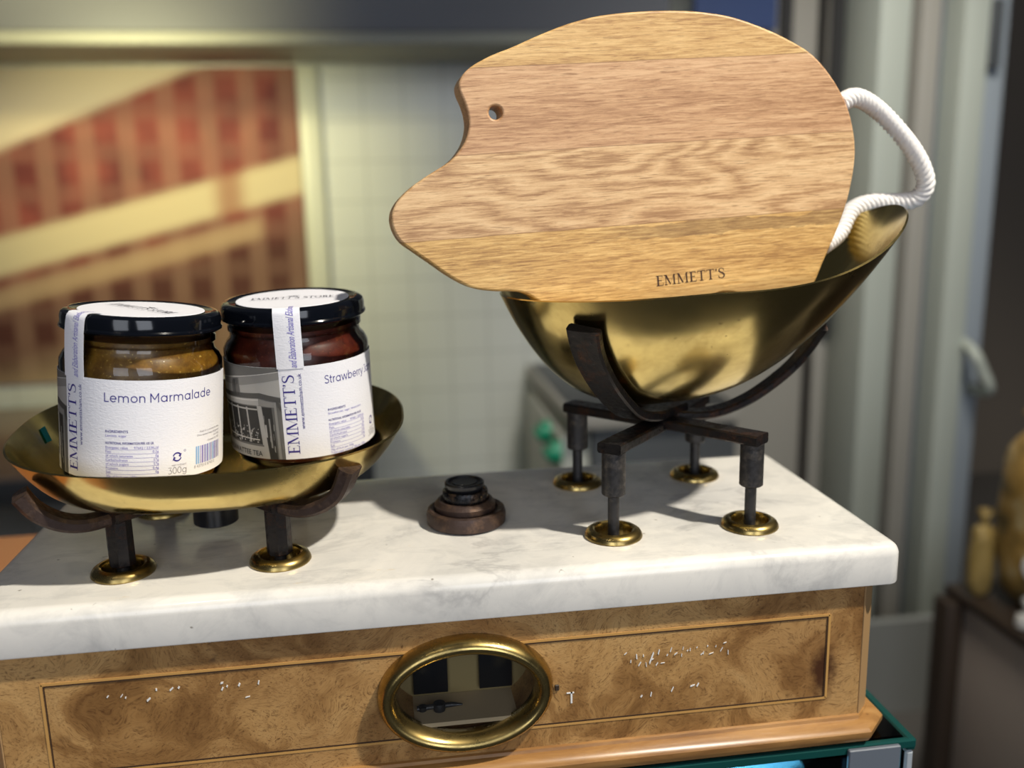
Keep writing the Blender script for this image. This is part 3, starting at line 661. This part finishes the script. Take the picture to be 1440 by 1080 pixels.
# painted letter T and flecks of lost lettering
bm = bmesh.new(); box(bm, .0594, .0628, -.0711, -.0707, -.0612, -.0606); box(bm, .0612, .0620, -.0711, -.0707, -.0660, -.0606); finish('painted_letter', bm, FLECK, S, False)
rg = random.Random(3)
def fleck(bm, x, z, l, a, wd=.0005):
    c_, s_ = math.cos(a), math.sin(a); p = [(-l, -wd), (l * .8, -wd * .6), (l, wd), (-l * .7, wd * .8)]
    prism(bm, [(x + u * c_ - v * s_, z + u * s_ + v * c_) for u, v in p], -.0711, -.0707, 'y')
bm = bmesh.new()
for x, z in ((-.1345, -.0420), (-.129, -.0422), (-.1275, -.0432), (-.115, -.0408), (-.109, -.0412), (-.106, -.0408), (-.0885, -.0432), (-.0865, -.0422), (-.0885, -.0405), (-.0815, -.0420), (-.0735, -.0418), (-.1185, -.0450), (-.0785, -.0480)):
    fleck(bm, x, z, rg.uniform(.0004, .0012), rg.uniform(0, 1.4), rg.uniform(.0002, .0005))
finish('paint_flecks', bm, FLECK, S, False)
bm = bmesh.new()
for i in range(26):
    fleck(bm, .087 + i * .0019 + rg.uniform(-.001, .001), -.0475 + rg.uniform(-.0035, .0035) + (.0015 if i > 14 else 0), rg.uniform(.0004, .0014), rg.uniform(.9, 1.7) if i % 3 else rg.uniform(0, 1), rg.uniform(.00015, .0003))
for q in ((.0985, -.0475, .0032, 1.2, .0004), (.118, -.0632, .0012, .2, .0004), (.1205, -.0630, .0011, 1.0, .0004), (.1085, -.0640, .0014, 1.1, .0003), (.0985, -.0655, .0012, 1.3, .0003), (.094, -.0660, .0007, .8, .0004)): fleck(bm, *q)
finish('paint_flecks', bm, FLECK, S, False)

for o in S.children:      # the case front stands 1.4 mm further under the marble
    if o.name.split('.')[0] in ('case', 'corner_strip', 'stringing', 'base_moulding', 'window_bezel', 'catch', 'painted_letter', 'paint_flecks'): o.location.y += .0014
# ------------------------------------------------------------------ pans
def dish2(name, fn, n_ang, n_r, th, m):
    bm = bmesh.new(); ctr = bm.verts.new(fn(0, 0)); rows = [[bm.verts.new(fn(k / n_r, 2 * PI * i / n_ang)) for i in range(n_ang)] for k in range(1, n_r + 1)]
    for i in range(n_ang): bm.faces.new((ctr, rows[0][i], rows[0][(i + 1) % n_ang]))
    for A, B in zip(rows, rows[1:]):
        for i in range(n_ang): bm.faces.new((A[i], B[i], B[(i + 1) % n_ang], A[(i + 1) % n_ang]))
    bm.normal_update()
    if sum(f.normal.z for f in bm.faces) < 0:
        for f in bm.faces: f.normal_flip()
    o = finish(name, bm, m, None, angle=80)
    sm = o.modifiers.new('thickness', 'SOLIDIFY'); sm.thickness = th; sm.offset = 1; return baked(o)
def spow(v, e): return math.copysign(abs(v) ** e, v)
def pan_pt(s_, a):
    c_, n_ = math.cos(a), math.sin(a); A_, B_, n = .0878, .0691, 2.52
    zr = .0568 - .0088 * A_ * spow(c_, 2 / n) + .0847 * B_ * spow(n_, 2 / n); e2 = 2 / (2 + (n - 2) * s_)
    s0 = .6765 + (.7566 - .6765) * n_ * n_; g = (max(0., s_ - s0) / (1 - s0)) ** 2.06
    return (-.0937 + A_ * spow(c_, e2) * s_, -.0009 + B_ * spow(n_, e2) * s_, .0303 + (zr - .0303) * g)
pan = dish2('oval_pan', pan_pt, 144, 60, .0010, BRASS)
tag(pan, 'shallow oval brass weighing pan under the two jam jars', 'scale pan')
def scoop_pt(s_, a):
    c_, n_ = math.cos(a), math.sin(a)
    x = (.119 if c_ > 0 else .0818) * c_; y = .0708 * n_ * (1 - .0377 * max(c_, 0))
    zr = .116 + .0322 * max(c_, 0) ** 2.78 + (.1106 - .116) * max(-c_, 0); p = 1.85 + ((2.142 if c_ > 0 else 3.19) - 1.85) * c_ * c_
    return (.1247 + x * s_, y * s_, .0543 + (zr - .0543) * s_ ** p)
scoop = dish2('scoop_pan', scoop_pt, 160, 60, .0010, BRASS)
tag(scoop, 'tall brass scoop pan holding the wooden chopping board', 'scale pan')

# ------------------------------------------------------------------ weights
def weight(name, z, x, y, prof, m, label):
    o = latheobj(name, [(r, zz * .84) for r, zz in prof], m, None, 64, (x, y, .0001 + z * .84)); return tag(o, label, 'weight', 'iron weights stacked on the marble')
weight('iron_weight', .0002, .0223, -.0077, [(0, 0), (.0180, 0), (.0193, .0012), (.0195, .0060), (.0188, .0088), (.0178, .0094), (.0158, .0090), (.0150, .0078), (0, .0078)], IRON_BROWN, 'widest brown iron weight at the bottom of the stack on the marble')
weight('iron_weight', .0081, .0219, -.0073, [(0, 0), (.0140, 0), (.0148, .0010), (.0150, .0040), (.0132, .0066), (.0122, .0068), (.0112, .0058), (0, .0058)], IRON_BROWN, 'second brown iron weight with sloping rim, resting on the widest weight')
weight('iron_weight', .0140, .0222, -.0070, [(0, 0), (.0104, 0), (.0110, .0008), (.0112, .0052), (.0107, .0064), (.0098, .0066), (.0090, .0058), (0, .0058)], IRON_BLACK, 'small black weight with worn brown edge, second from the top of the stack')
weight('iron_weight', .0199, .0219, -.0068, [(0, 0), (.0085, 0), (.0090, .0008), (.0097, .0030), (.0097, .0044), (.0092, .0052), (.0080, .0052), (.0076, .0043), (.0064, .0043), (.0060, .0049), (0, .0047)], IRON_COAL, 'smallest shiny black weight on top of the stack')

# ------------------------------------------------------------------ chopping board
BU = Vector((.996976, .062657, .045964)); BV = Vector((-.049556, .057031, .997142)); BN = Vector((.059856, -.996404, .059964))
outline = [(-80.8,91.6),(-76.3,96.5),(-66.6,101.3),(-55.4,105.0),(-42.7,109.7),(-30.0,113.7),(-16.9,116.5),(-4.1,117.7),(8.8,118.1),(22.1,117.9),(35.2,116.8),(48.5,114.4),(62.1,109.9),(75.6,104.0),(87.7,97.1),(96.3,88.7),(103.2,78.8),(108.0,68.3),(110.4,56.8),(110.6,47.4),(108.7,36.0),(104.8,23.2),(98.9,10.2),(92.3,-2.4),(87.1,-12.8),(83.0,-21.2),(80.1,-27.7),(73.8,-33.2),(60.8,-33.3),(53.7,-27.2),(48.5,-15.6),(45.3,-13.3),(41.3,-12.4),(37.2,-12.5),(33.8,-14.6),(29.8,-23.2),(22.5,-34.1),(-4.7,-34.7),(-28.0,-30.1),(-43.0,-17.5),(-51.2,-9.6),(-56.2,-5.5),(-60.9,-3.5),(-67.2,-2.5),(-73.5,-1.9),(-82.9,.4),(-91.9,5.9),(-100.4,12.8),(-107.5,18.6),(-113.3,23.7),(-116.1,29.8),(-116.2,35.8),(-113.0,41.4),(-106.4,47.0),(-98.4,51.8),(-88.7,56.9),(-83.8,61.2),(-80.3,66.2),(-78.4,72.0),(-78.3,77.0),(-79.4,82.1),(-81.2,87.4)]
TH = .0150
board = empty('chopping_board', (.11, -.014, .12), 'pig shaped wooden chopping board standing in the brass scoop pan', 'chopping board')
M = Matrix.Identity(4)
for i in range(3): M[i][0], M[i][1], M[i][2], M[i][3] = BU[i], BV[i], BN[i], (.11, -.014, .12)[i]
board.matrix_world = M
cu = bpy.data.curves.new('outline', 'CURVE'); cu.dimensions = '2D'; cu.fill_mode = 'BOTH'; cu.extrude = TH / 2 - .0011; cu.bevel_depth = .0011; cu.bevel_resolution = 3; cu.offset = -.0011
def spline(pts):
    sp = cu.splines.new('POLY'); sp.points.add(len(pts) - 1); sp.use_cyclic_u = True
    for p, (x, y) in zip(sp.points, pts): p.co = (x, y, 0, 1)
loop = [(x / 1000, y / 1000, 0) for x, y in outline]
dense = smoothpath([loop[-1]] + loop + [loop[0], loop[1]], 5)[5:-10 + 5]
spline([(p.x, p.y) for p in dense[:-1]] if (dense[0] - dense[-1]).length < 1e-6 else [(p.x, p.y) for p in dense])
spline([(-.0657 + .0030 * math.cos(2 * PI * i / 28), .0771 + .0030 * math.sin(2 * PI * i / 28)) for i in range(28)])
tmp = bpy.data.objects.new('tmp', cu); C.objects.link(tmp); bpy.context.view_layer.update()
me = bpy.data.meshes.new_from_object(tmp.evaluated_get(bpy.context.evaluated_depsgraph_get())); bpy.data.objects.remove(tmp)
for v in me.vertices: v.co.z -= TH / 2
me.materials.clear(); me.materials.append(BOARD)
for p in me.polygons: p.use_smooth = True
me.set_sharp_from_angle(angle=math.radians(40))
bo = bpy.data.objects.new('wooden_panel', me); C.objects.link(bo); bo.parent = board
sh = Sheet(); vs, fs, wtot = serif_text("EMMETT'S", 1.0, 1.05); k = 35.3 / wtot
sh.add((vs, fs), 5.3, -6.6, 0, .034, 1.0) if False else sh.add(([(x * k, y * 4.9) for x, y in vs], fs), 5.3, -6.6, 0, .034)
sh.build('branded_lettering', [BURNT], lambda x, y, z: (x / 1000, y / 1000, .00012), bo, 50)
# cotton rope tail, in board coordinates, from the right edge of the board
bmr = bmesh.new()
W2B = board.matrix_world.inverted()
wp = [(.2130, .0050, .1975), (.2245, .0100, .2010), (.2420, .0160, .1935), (.2620, .0190, .1755), (.2715, .0210, .1600), (.2690, .0240, .1510), (.2590, .0270, .1492), (.2450, .0270, .1492), (.2320, .0240, .1448), (.2220, .0160, .1345), (.2080, .0060, .1285)]
path = smoothpath([W2B @ Vector(p) for p in wp], 18)
L = [0.]
for a, b in zip(path, path[1:]): L.append(L[-1] + (b - a).length)
def strand(ph):
    rings = []; n = len(path); seg = 10; prev = None
    for i, p in enumerate(path):
        tn = (path[min(i + 1, n - 1)] - path[max(i - 1, 0)]).normalized()
        if prev is None: a = tn.cross(Vector((0, 0, 1))).normalized()
        else: a = (prev - tn * prev.dot(tn)).normalized()
        prev = a; b = tn.cross(a); an = L[i] * 2 * PI / .012 + ph
        c_ = p + (a * math.cos(an) + b * math.sin(an)) * .0019
        rings.append([bmr.verts.new(c_ + a * .0029 * math.cos(2 * PI * k / seg) + b * .0029 * math.sin(2 * PI * k / seg)) for k in range(seg)])
    for A, B in zip(rings, rings[1:]):
        for i in range(seg): bmr.faces.new((A[i], A[(i + 1) % seg], B[(i + 1) % seg], B[i]))
    bmr.faces.new(rings[0][::-1]); bmr.faces.new(rings[-1])
for k in range(4): strand(2 * PI * k / 4)
bmesh.ops.recalc_face_normals(bmr, faces=bmr.faces); tag(finish('rope_tail', bmr, ROPE, board, angle=80), 'white cotton rope loop')

# ------------------------------------------------------------------ jam jars
RB = .0343
def jar(loc, rx, ry, th0, contents, title, sink, label, ingr):
    J = empty('jam_jar', loc, label, 'jar')
    J.rotation_euler = Euler((rx, ry, 0), 'XYZ')
    latheobj('glass_body', [(.022, .0008 - sink), (.0285, .0 - sink), (.0320, .0016 - sink), (.0337, .0050 - sink * .5), (RB - .0002, .0075), (RB - .0002, .0510), (.0340, .0540), (.0325, .0570), (.0306, .0592), (.0302, .0615), (.0312, .0628), (.0312, .0648), (.0302, .0660), (.0302, .0700)], JARGLASS, J, 96)
    latheobj('preserve', [(0, .0022 - sink), (.0280, .0022 - sink), (.0308, .0040 - sink), (.0323, .0070), (.0326, .0100), (.0326, .0505), (.0320, .0540), (.0300, .0572), (.0290, .0595), (.0290, .0640), (0, .0640)], contents, J, 96)
    ld = latheobj('lid', [(.0310, .0676), (.0332, .0676), (.0339, .0682), (.0339, .0690), (.0334, .0697), (.0334, .0728), (.0329, .0745), (.0316, .0755), (.0300, .0757), (.0288, .0750), (0, .0750), (0, .0735), (.0310, .0735)], LID, J, 96)
    def wrap(off):
        return lambda x, y, z: ((RB + off + z) * math.cos(th0 + x / 1000 / RB), (RB + off + z) * math.sin(th0 + x / 1000 / RB), .0062 + y / 1000)
    # paper: x in mm along the girth from the white edge, y in mm up from the label foot
    sh = Sheet(); pts = []
    xe = 86.; rad = 4.
    sh.poly([(-46, 0)] + [(xe - rad + rad * math.sin(a), rad - rad * math.cos(a)) for a in (0, .4, .8, 1.2, PI / 2)] + [(xe, 43.5 - 1), (xe - 1, 43.5), (-46, 43.5)])
    lab = sh.build('label', [PAPER], wrap(.0001), J, 1.2)
    sm = lab.modifiers.new('t', 'SOLIDIFY'); sm.thickness = .00018; sm.offset = 0; baked(lab)
    P = Sheet()     # 0 blue 1 pale blue 2 grey 3 black 4 sky blue
    vs, fs, wt = serif_text("EMMETT'S", 1., 1.0); k = 37.6 / wt
    P.add(([(x * k, y * 5.3) for x, y in vs], fs), 6.7, 2.4, 0, PI / 2)
    a = text_faces('www.emmettsham.co.uk', 2.5, bold=.012); wl = max(v[0] for v in a[0]); a = ([(x * 26.2 / wl, y) for x, y in a[0]], a[1]); P.add(a, 9.9, 14.2, 0, PI / 2)
    P.add(sans_text(title, 3.9, 47.5 if title.startswith('Lemon') else 34.5), 20.2, 34.2, 0)
    tx = 20.7
    P.add(text_faces('INGREDIENTS', 1.5, bold=.02), tx, 21.2, 0); P.add(text_faces(ingr, 1.5), tx, 19.4, 1)
    a = text_faces('NUTRITIONAL INFORMATION PER 100 GR', 1.5, bold=.02); wl = max(v[0] for v in a[0]); P.add(([(x * 19.3 / wl, y) for x, y in a[0]], a[1]), tx, 16.2, 0)
    rows = [('Energetic value', '976KJ / 233Kcal'), ('Fats', '0,2g'), ('of which saturates', '0g'), ('Carbohydrates', '57g'), ('of which sugars', '57g'), ('Proteins', '0,4g'), ('Salt', '0g')]
    for i, (l_, r2) in enumerate(rows):
        y = 14.3 - i * 1.78
        P.add(text_faces(l_, 1.5), tx, y, 1); P.add(text_faces(r2, 1.5, align='RIGHT'), tx + 21.2, y, 1); P.rect(tx, y - .42, tx + 21.2, y - .30, 1)
    P.add(text_faces('70g of fruit per 100g', 1.5), tx, 1.7, 1); P.add(text_faces('Total sugar content: 30g per 100g', 1.5), tx, -.1 + .35, 1)
    # circular two-arrow mark
    cx_, cy_ = 49.6, 9.6
    for s_ in (0, PI):
        for q in ribbon(ell(cx_, cy_, 1.75, 1.75, 12, s_ + .5, s_ + PI - .25), lambda u: .75 * (1 - .35 * u)): P.poly(q, 0)
        e = s_ + .35; P.poly([(cx_ + .7 * math.cos(e + .3), cy_ + .7 * math.sin(e + .3)), (cx_ + 2.6 * math.cos(e + .3), cy_ + 2.6 * math.sin(e + .3)), (cx_ + 1.5 * math.cos(e - .55), cy_ + 1.5 * math.sin(e - .55))], 0)
    for q in ribbon(ell(53.1, 12.0, .42, .42, 10), lambda u: .16): P.poly(q, 0)
    P.add(text_faces('NET WEIGHT', 1.1), 47.2, 5.6, 2); P.add(sans_text('300g', 3.0, 8.6), 45.6, 2.2, 2)
    rb = random.Random(11); x = 58.6
    while x < 75.:
        w_ = rb.choice((.25, .35, .5, .8)); P.rect(x, 4.6, min(x + w_, 75.2), 12.6, rb.choice((1, 1, 2, 0, 4, 1))); x += w_ + rb.choice((.25, .35, .55))
    P.add(text_faces('8 437010 874512', 1.9), 57.6, 2.9, 2)
    for i, s_ in enumerate(('Keep in a cool and dry place', 'Once opened keep refrigerated', 'Lot: 0220', 'Consume by: 2023')): P.add(text_faces(s_, 1.25, align='RIGHT'), 75.2, 18.6 - i * 1.6, 2)
    P.add(text_faces('Elaborated and packed in small batches', 1.0), 82.2, 8, 2, PI / 2)
    P.build('label_lettering', [BLUE, BLUE2, GREYINK, BLACKINK, LIGHTBLUE], wrap(.00026), lab, 1.2)
    # old shop front photograph at the left of the label
    Q = Sheet(); z1, z2, z3, z4 = .00004, .00008, .00012, .00016
    H = lambda y: 43.5 - y
    def pl(pts, g, z): Q.poly([(a, H(b)) for a, b in pts], g, z)
    pl([(-46, 43.5), (0, 43.5), (0, 0), (-46, 0)], 2, 0)
    pl([(-46, 9), (0, 2.2), (0, 14), (-10, 12), (-46, 15)], 4, z1); pl([(-46, 8.7), (0, 1.8), (0, 2.1), (-46, 9.1)], 5, z2); pl([(-46, 9), (0, 2.2), (0, 5.5), (-20, 9.2), (-46, 11)], 3, z2)
    pl([(-28, 7), (-22, 6), (-21.5, 14), (-28, 14)], 2, z2); pl([(-26, 7), (-25, 7), (-25, 14), (-26, 14)], 1, z3)
    pl([(-46, 14.8), (-10, 12), (0, 14.4), (0, 16.4), (-10, 14.6), (-46, 16.8)], 1, z2)
    pl([(-46, 16.8), (-11, 14.7), (-11, 18), (-46, 18.8)], 4, z2); pl([(-46, 17.2), (-11, 15.2), (-11, 15.6), (-46, 17.6)], 5, z3); pl([(-11, 14.8), (-3.2, 16.3), (-3.2, 18.7), (-11, 18)], 3, z2)
    pl([(-46, 19), (-12, 18.6), (-10, 36.5), (-46, 36.5)], 0, z2)
    for u in (-38, -31, -25, -18.6): pl([(u, 19.2), (u + .9, 19.2), (u + 1.9, 36), (u + 1.0, 36)], 4, z3)
    pl([(-46, 20), (-12, 19.6), (-12, 20.3), (-46, 20.8)], 4, z3)
    rg = random.Random(5)
    for i in range(70):
        u, v = rg.uniform(-36, -12.5), rg.uniform(28, 35.5); s_ = rg.uniform(.3, .8); pl([(u, v), (u + s_, v), (u + s_, v + s_ * 1.3), (u, v + s_ * 1.3)], rg.choice((2, 3, 4, 5)), z4)
    pl([(-40, 33.6), (-12, 34.2), (-12, 34.7), (-40, 34.2)], 5, z4)
    pl([(-46, 36.5), (-10, 37.0), (-9.7, 43.4), (-46, 43.4)], 4, z3); pl([(-46, 36.4), (-10, 36.9), (-10, 37.6), (-46, 37.1)], 2, z4); pl([(-40, 28), (-36, 29), (-35, 38), (-40, 38)], 4, z4)
    pl([(-12, 18), (-9.6, 18.2), (-7.4, 43.4), (-10, 43.4)], 4, z4)
    pl([(-9.4, 18.6), (-4.6, 18.8), (-3.6, 43.4), (-7.2, 43.4)], 0, z3); pl([(-6.6, 24), (-5.8, 24), (-5.4, 38), (-6.2, 38)], 3, z4); pl([(-8.6, 27), (-7.8, 27), (-7.6, 33), (-8.4, 33)], 4, z4)
    pl([(-3.4, 16), (-2.3, 16.2), (-1.6, 43.4), (-3.0, 43.4)], 3, z4); pl([(-2.6, 14.5), (-1.0, 16), (0, 19), (0, 21), (-1.8, 18)], 1, z4)
    for i in range(8):
        u = rg.uniform(-9, -.3); v = rg.uniform(20, 40); pl([(u, v), (u + .18, v), (u + .2, v + 3), (u, v + 3)], rg.choice((3, 4)), z4)
    a = text_faces('MAZAWATTEE TEA', 3.0, bold=.03); wl = max(v[0] for v in a[0])
    Q.add(([(x * 28 / wl, y * 1.15) for x, y in a[0]], a[1]), -39.2, 1.5, 0, -.01, z=.00024)
    Q.build('label_photograph', PH, wrap(.00024), lab, 1.2)
    # lid sticker and the paper seal running down over the lid
    bm = bmesh.new(); lathe(bm, [(0, .0754), (.0262, .0754), (.0264, .0752), (0, .0752)], 72); stk = finish('lid_sticker', bm, PAPER, ld)
    ta = th0 + math.radians(9.3); er = Vector((math.cos(ta), math.sin(ta), 0)); et = Vector((-er.y, er.x, 0))
    K = Sheet(); vs, fs, wt = serif_text("EMMETT'S STORE", 1., 1.05)
    K.add(([(x * 39 / wt - 19.5, y * 5.2) for x, y in vs], fs), 0, -1.8, 3); K.rect(-20, -4.0, -7, -3.75, 2); K.rect(-5, -4.0, 6, -3.75, 2); K.rect(8, -4.0, 20, -3.75, 2)
    for s_ in (-1, 1):
        K.poly([(0, 5.0), (s_ * 1.2, 4.6), (s_ * 3.2, 6.4), (s_ * 2.4, 6.2), (s_ * .6, 5.8)], 3)
    K.rect(-.3, 4.6, .3, 6.8, 3)
    K.build('sticker_lettering', [BLUE, BLUE2, GREYINK, BLACKINK], lambda x, y, z: tuple(et * (x / 1000) - er * (y / 1000) + Vector((0, 0, .07552))), stk, 60)
    prof = [(.0240, .07545), (.0290, .07600), (.0316, .0758), (.0332, .0748), (.0338, .0730), (.0343, .0690), (.03445, .0660), (.0347, .0580), (.0347, .0490)]
    pp = smoothpath([(r, 0, z) for r, z in prof], 4); LL = [0.]
    for a_, b_ in zip(pp, pp[1:]): LL.append(LL[-1] + (b_ - a_).length * 1000)
    def onstrip(y, off):
        d = min(max(y, 0), LL[-1] - 1e-6)
        for i in range(len(LL) - 1):
            if LL[i + 1] >= d: break
        s_ = (d - LL[i]) / (LL[i + 1] - LL[i]); p = pp[i].lerp(pp[i + 1], s_); tn = (pp[i + 1] - pp[i]).normalized(); nn = Vector((-tn.z, 0, tn.x)); 
        if nn.x < 0 and nn.z < 0: nn = -nn
        if nn.x + nn.z < 0: nn = -nn
        q = p + nn * off; return q.x, q.z
    def stripfn(off):
        def fn(x, y, z):      # x = distance down the strip, y = across
            r, zz = onstrip(x, off); return tuple(er * math.sqrt(max(r * r - (y / 1000) ** 2 * (1 if x > 8 else 0), 1e-8)) + et * (y / 1000) + Vector((0, 0, zz)))
        return fn
    T = Sheet()
    for i in range(10): T.rect(0, -6 + i * 1.2, LL[-1], -6 + (i + 1) * 1.2)
    st_ = T.build('paper_seal', [PAPER], stripfn(.00005), J, .8)
    sm = st_.modifiers.new('t', 'SOLIDIFY'); sm.thickness = .00012; sm.offset = 0; baked(st_)
    T = Sheet(); a = text_faces('and Elaboration Artisanal Elaboration', 4.6, shear=.5, bold=.01); wl = max(v[0] for v in a[0])
    T.add(([(x * 34 / wl, y) for x, y in a[0]], a[1]), LL[-1] - .3, 3.0, 1, PI)
    for v in T.bm.verts: v.co.y = v.co.y
    T.build('seal_lettering', [BLUE, BLUE2], stripfn(.00022), st_, .8)
    return J
jar((-.1255, -.0120, .0367), -.0095, .0871, math.radians(-137.1), MARM, 'Lemon Marmalade', .0026, 'amber lemon marmalade jar with black lid at the left of the oval pan', 'Lemons, sugar')
jar((-.0547, .0157, .0362), .048, -.0122, math.radians(-100.2), JAM, 'Strawberry Jam', .0, 'dark red strawberry jam jar with black lid and shop photograph on its label', 'Strawberries, sugar, lemon juice')
# scrap of teal tape stuck inside the left end of the pan
tp = [Vector(pan_pt(s_, math.radians(a))) + Vector((.0012, 0, .0010)) for s_, a in ((.965, 168.5), (.965, 172), (.925, 173.5), (.922, 170))]
bm = bmesh.new(); bm.faces.new([bm.verts.new(p) for p in tp]); bmesh.ops.solidify(bm, geom=bm.faces[:], thickness=.00015); finish('tape_scrap', bm, TEAL, pan, False)
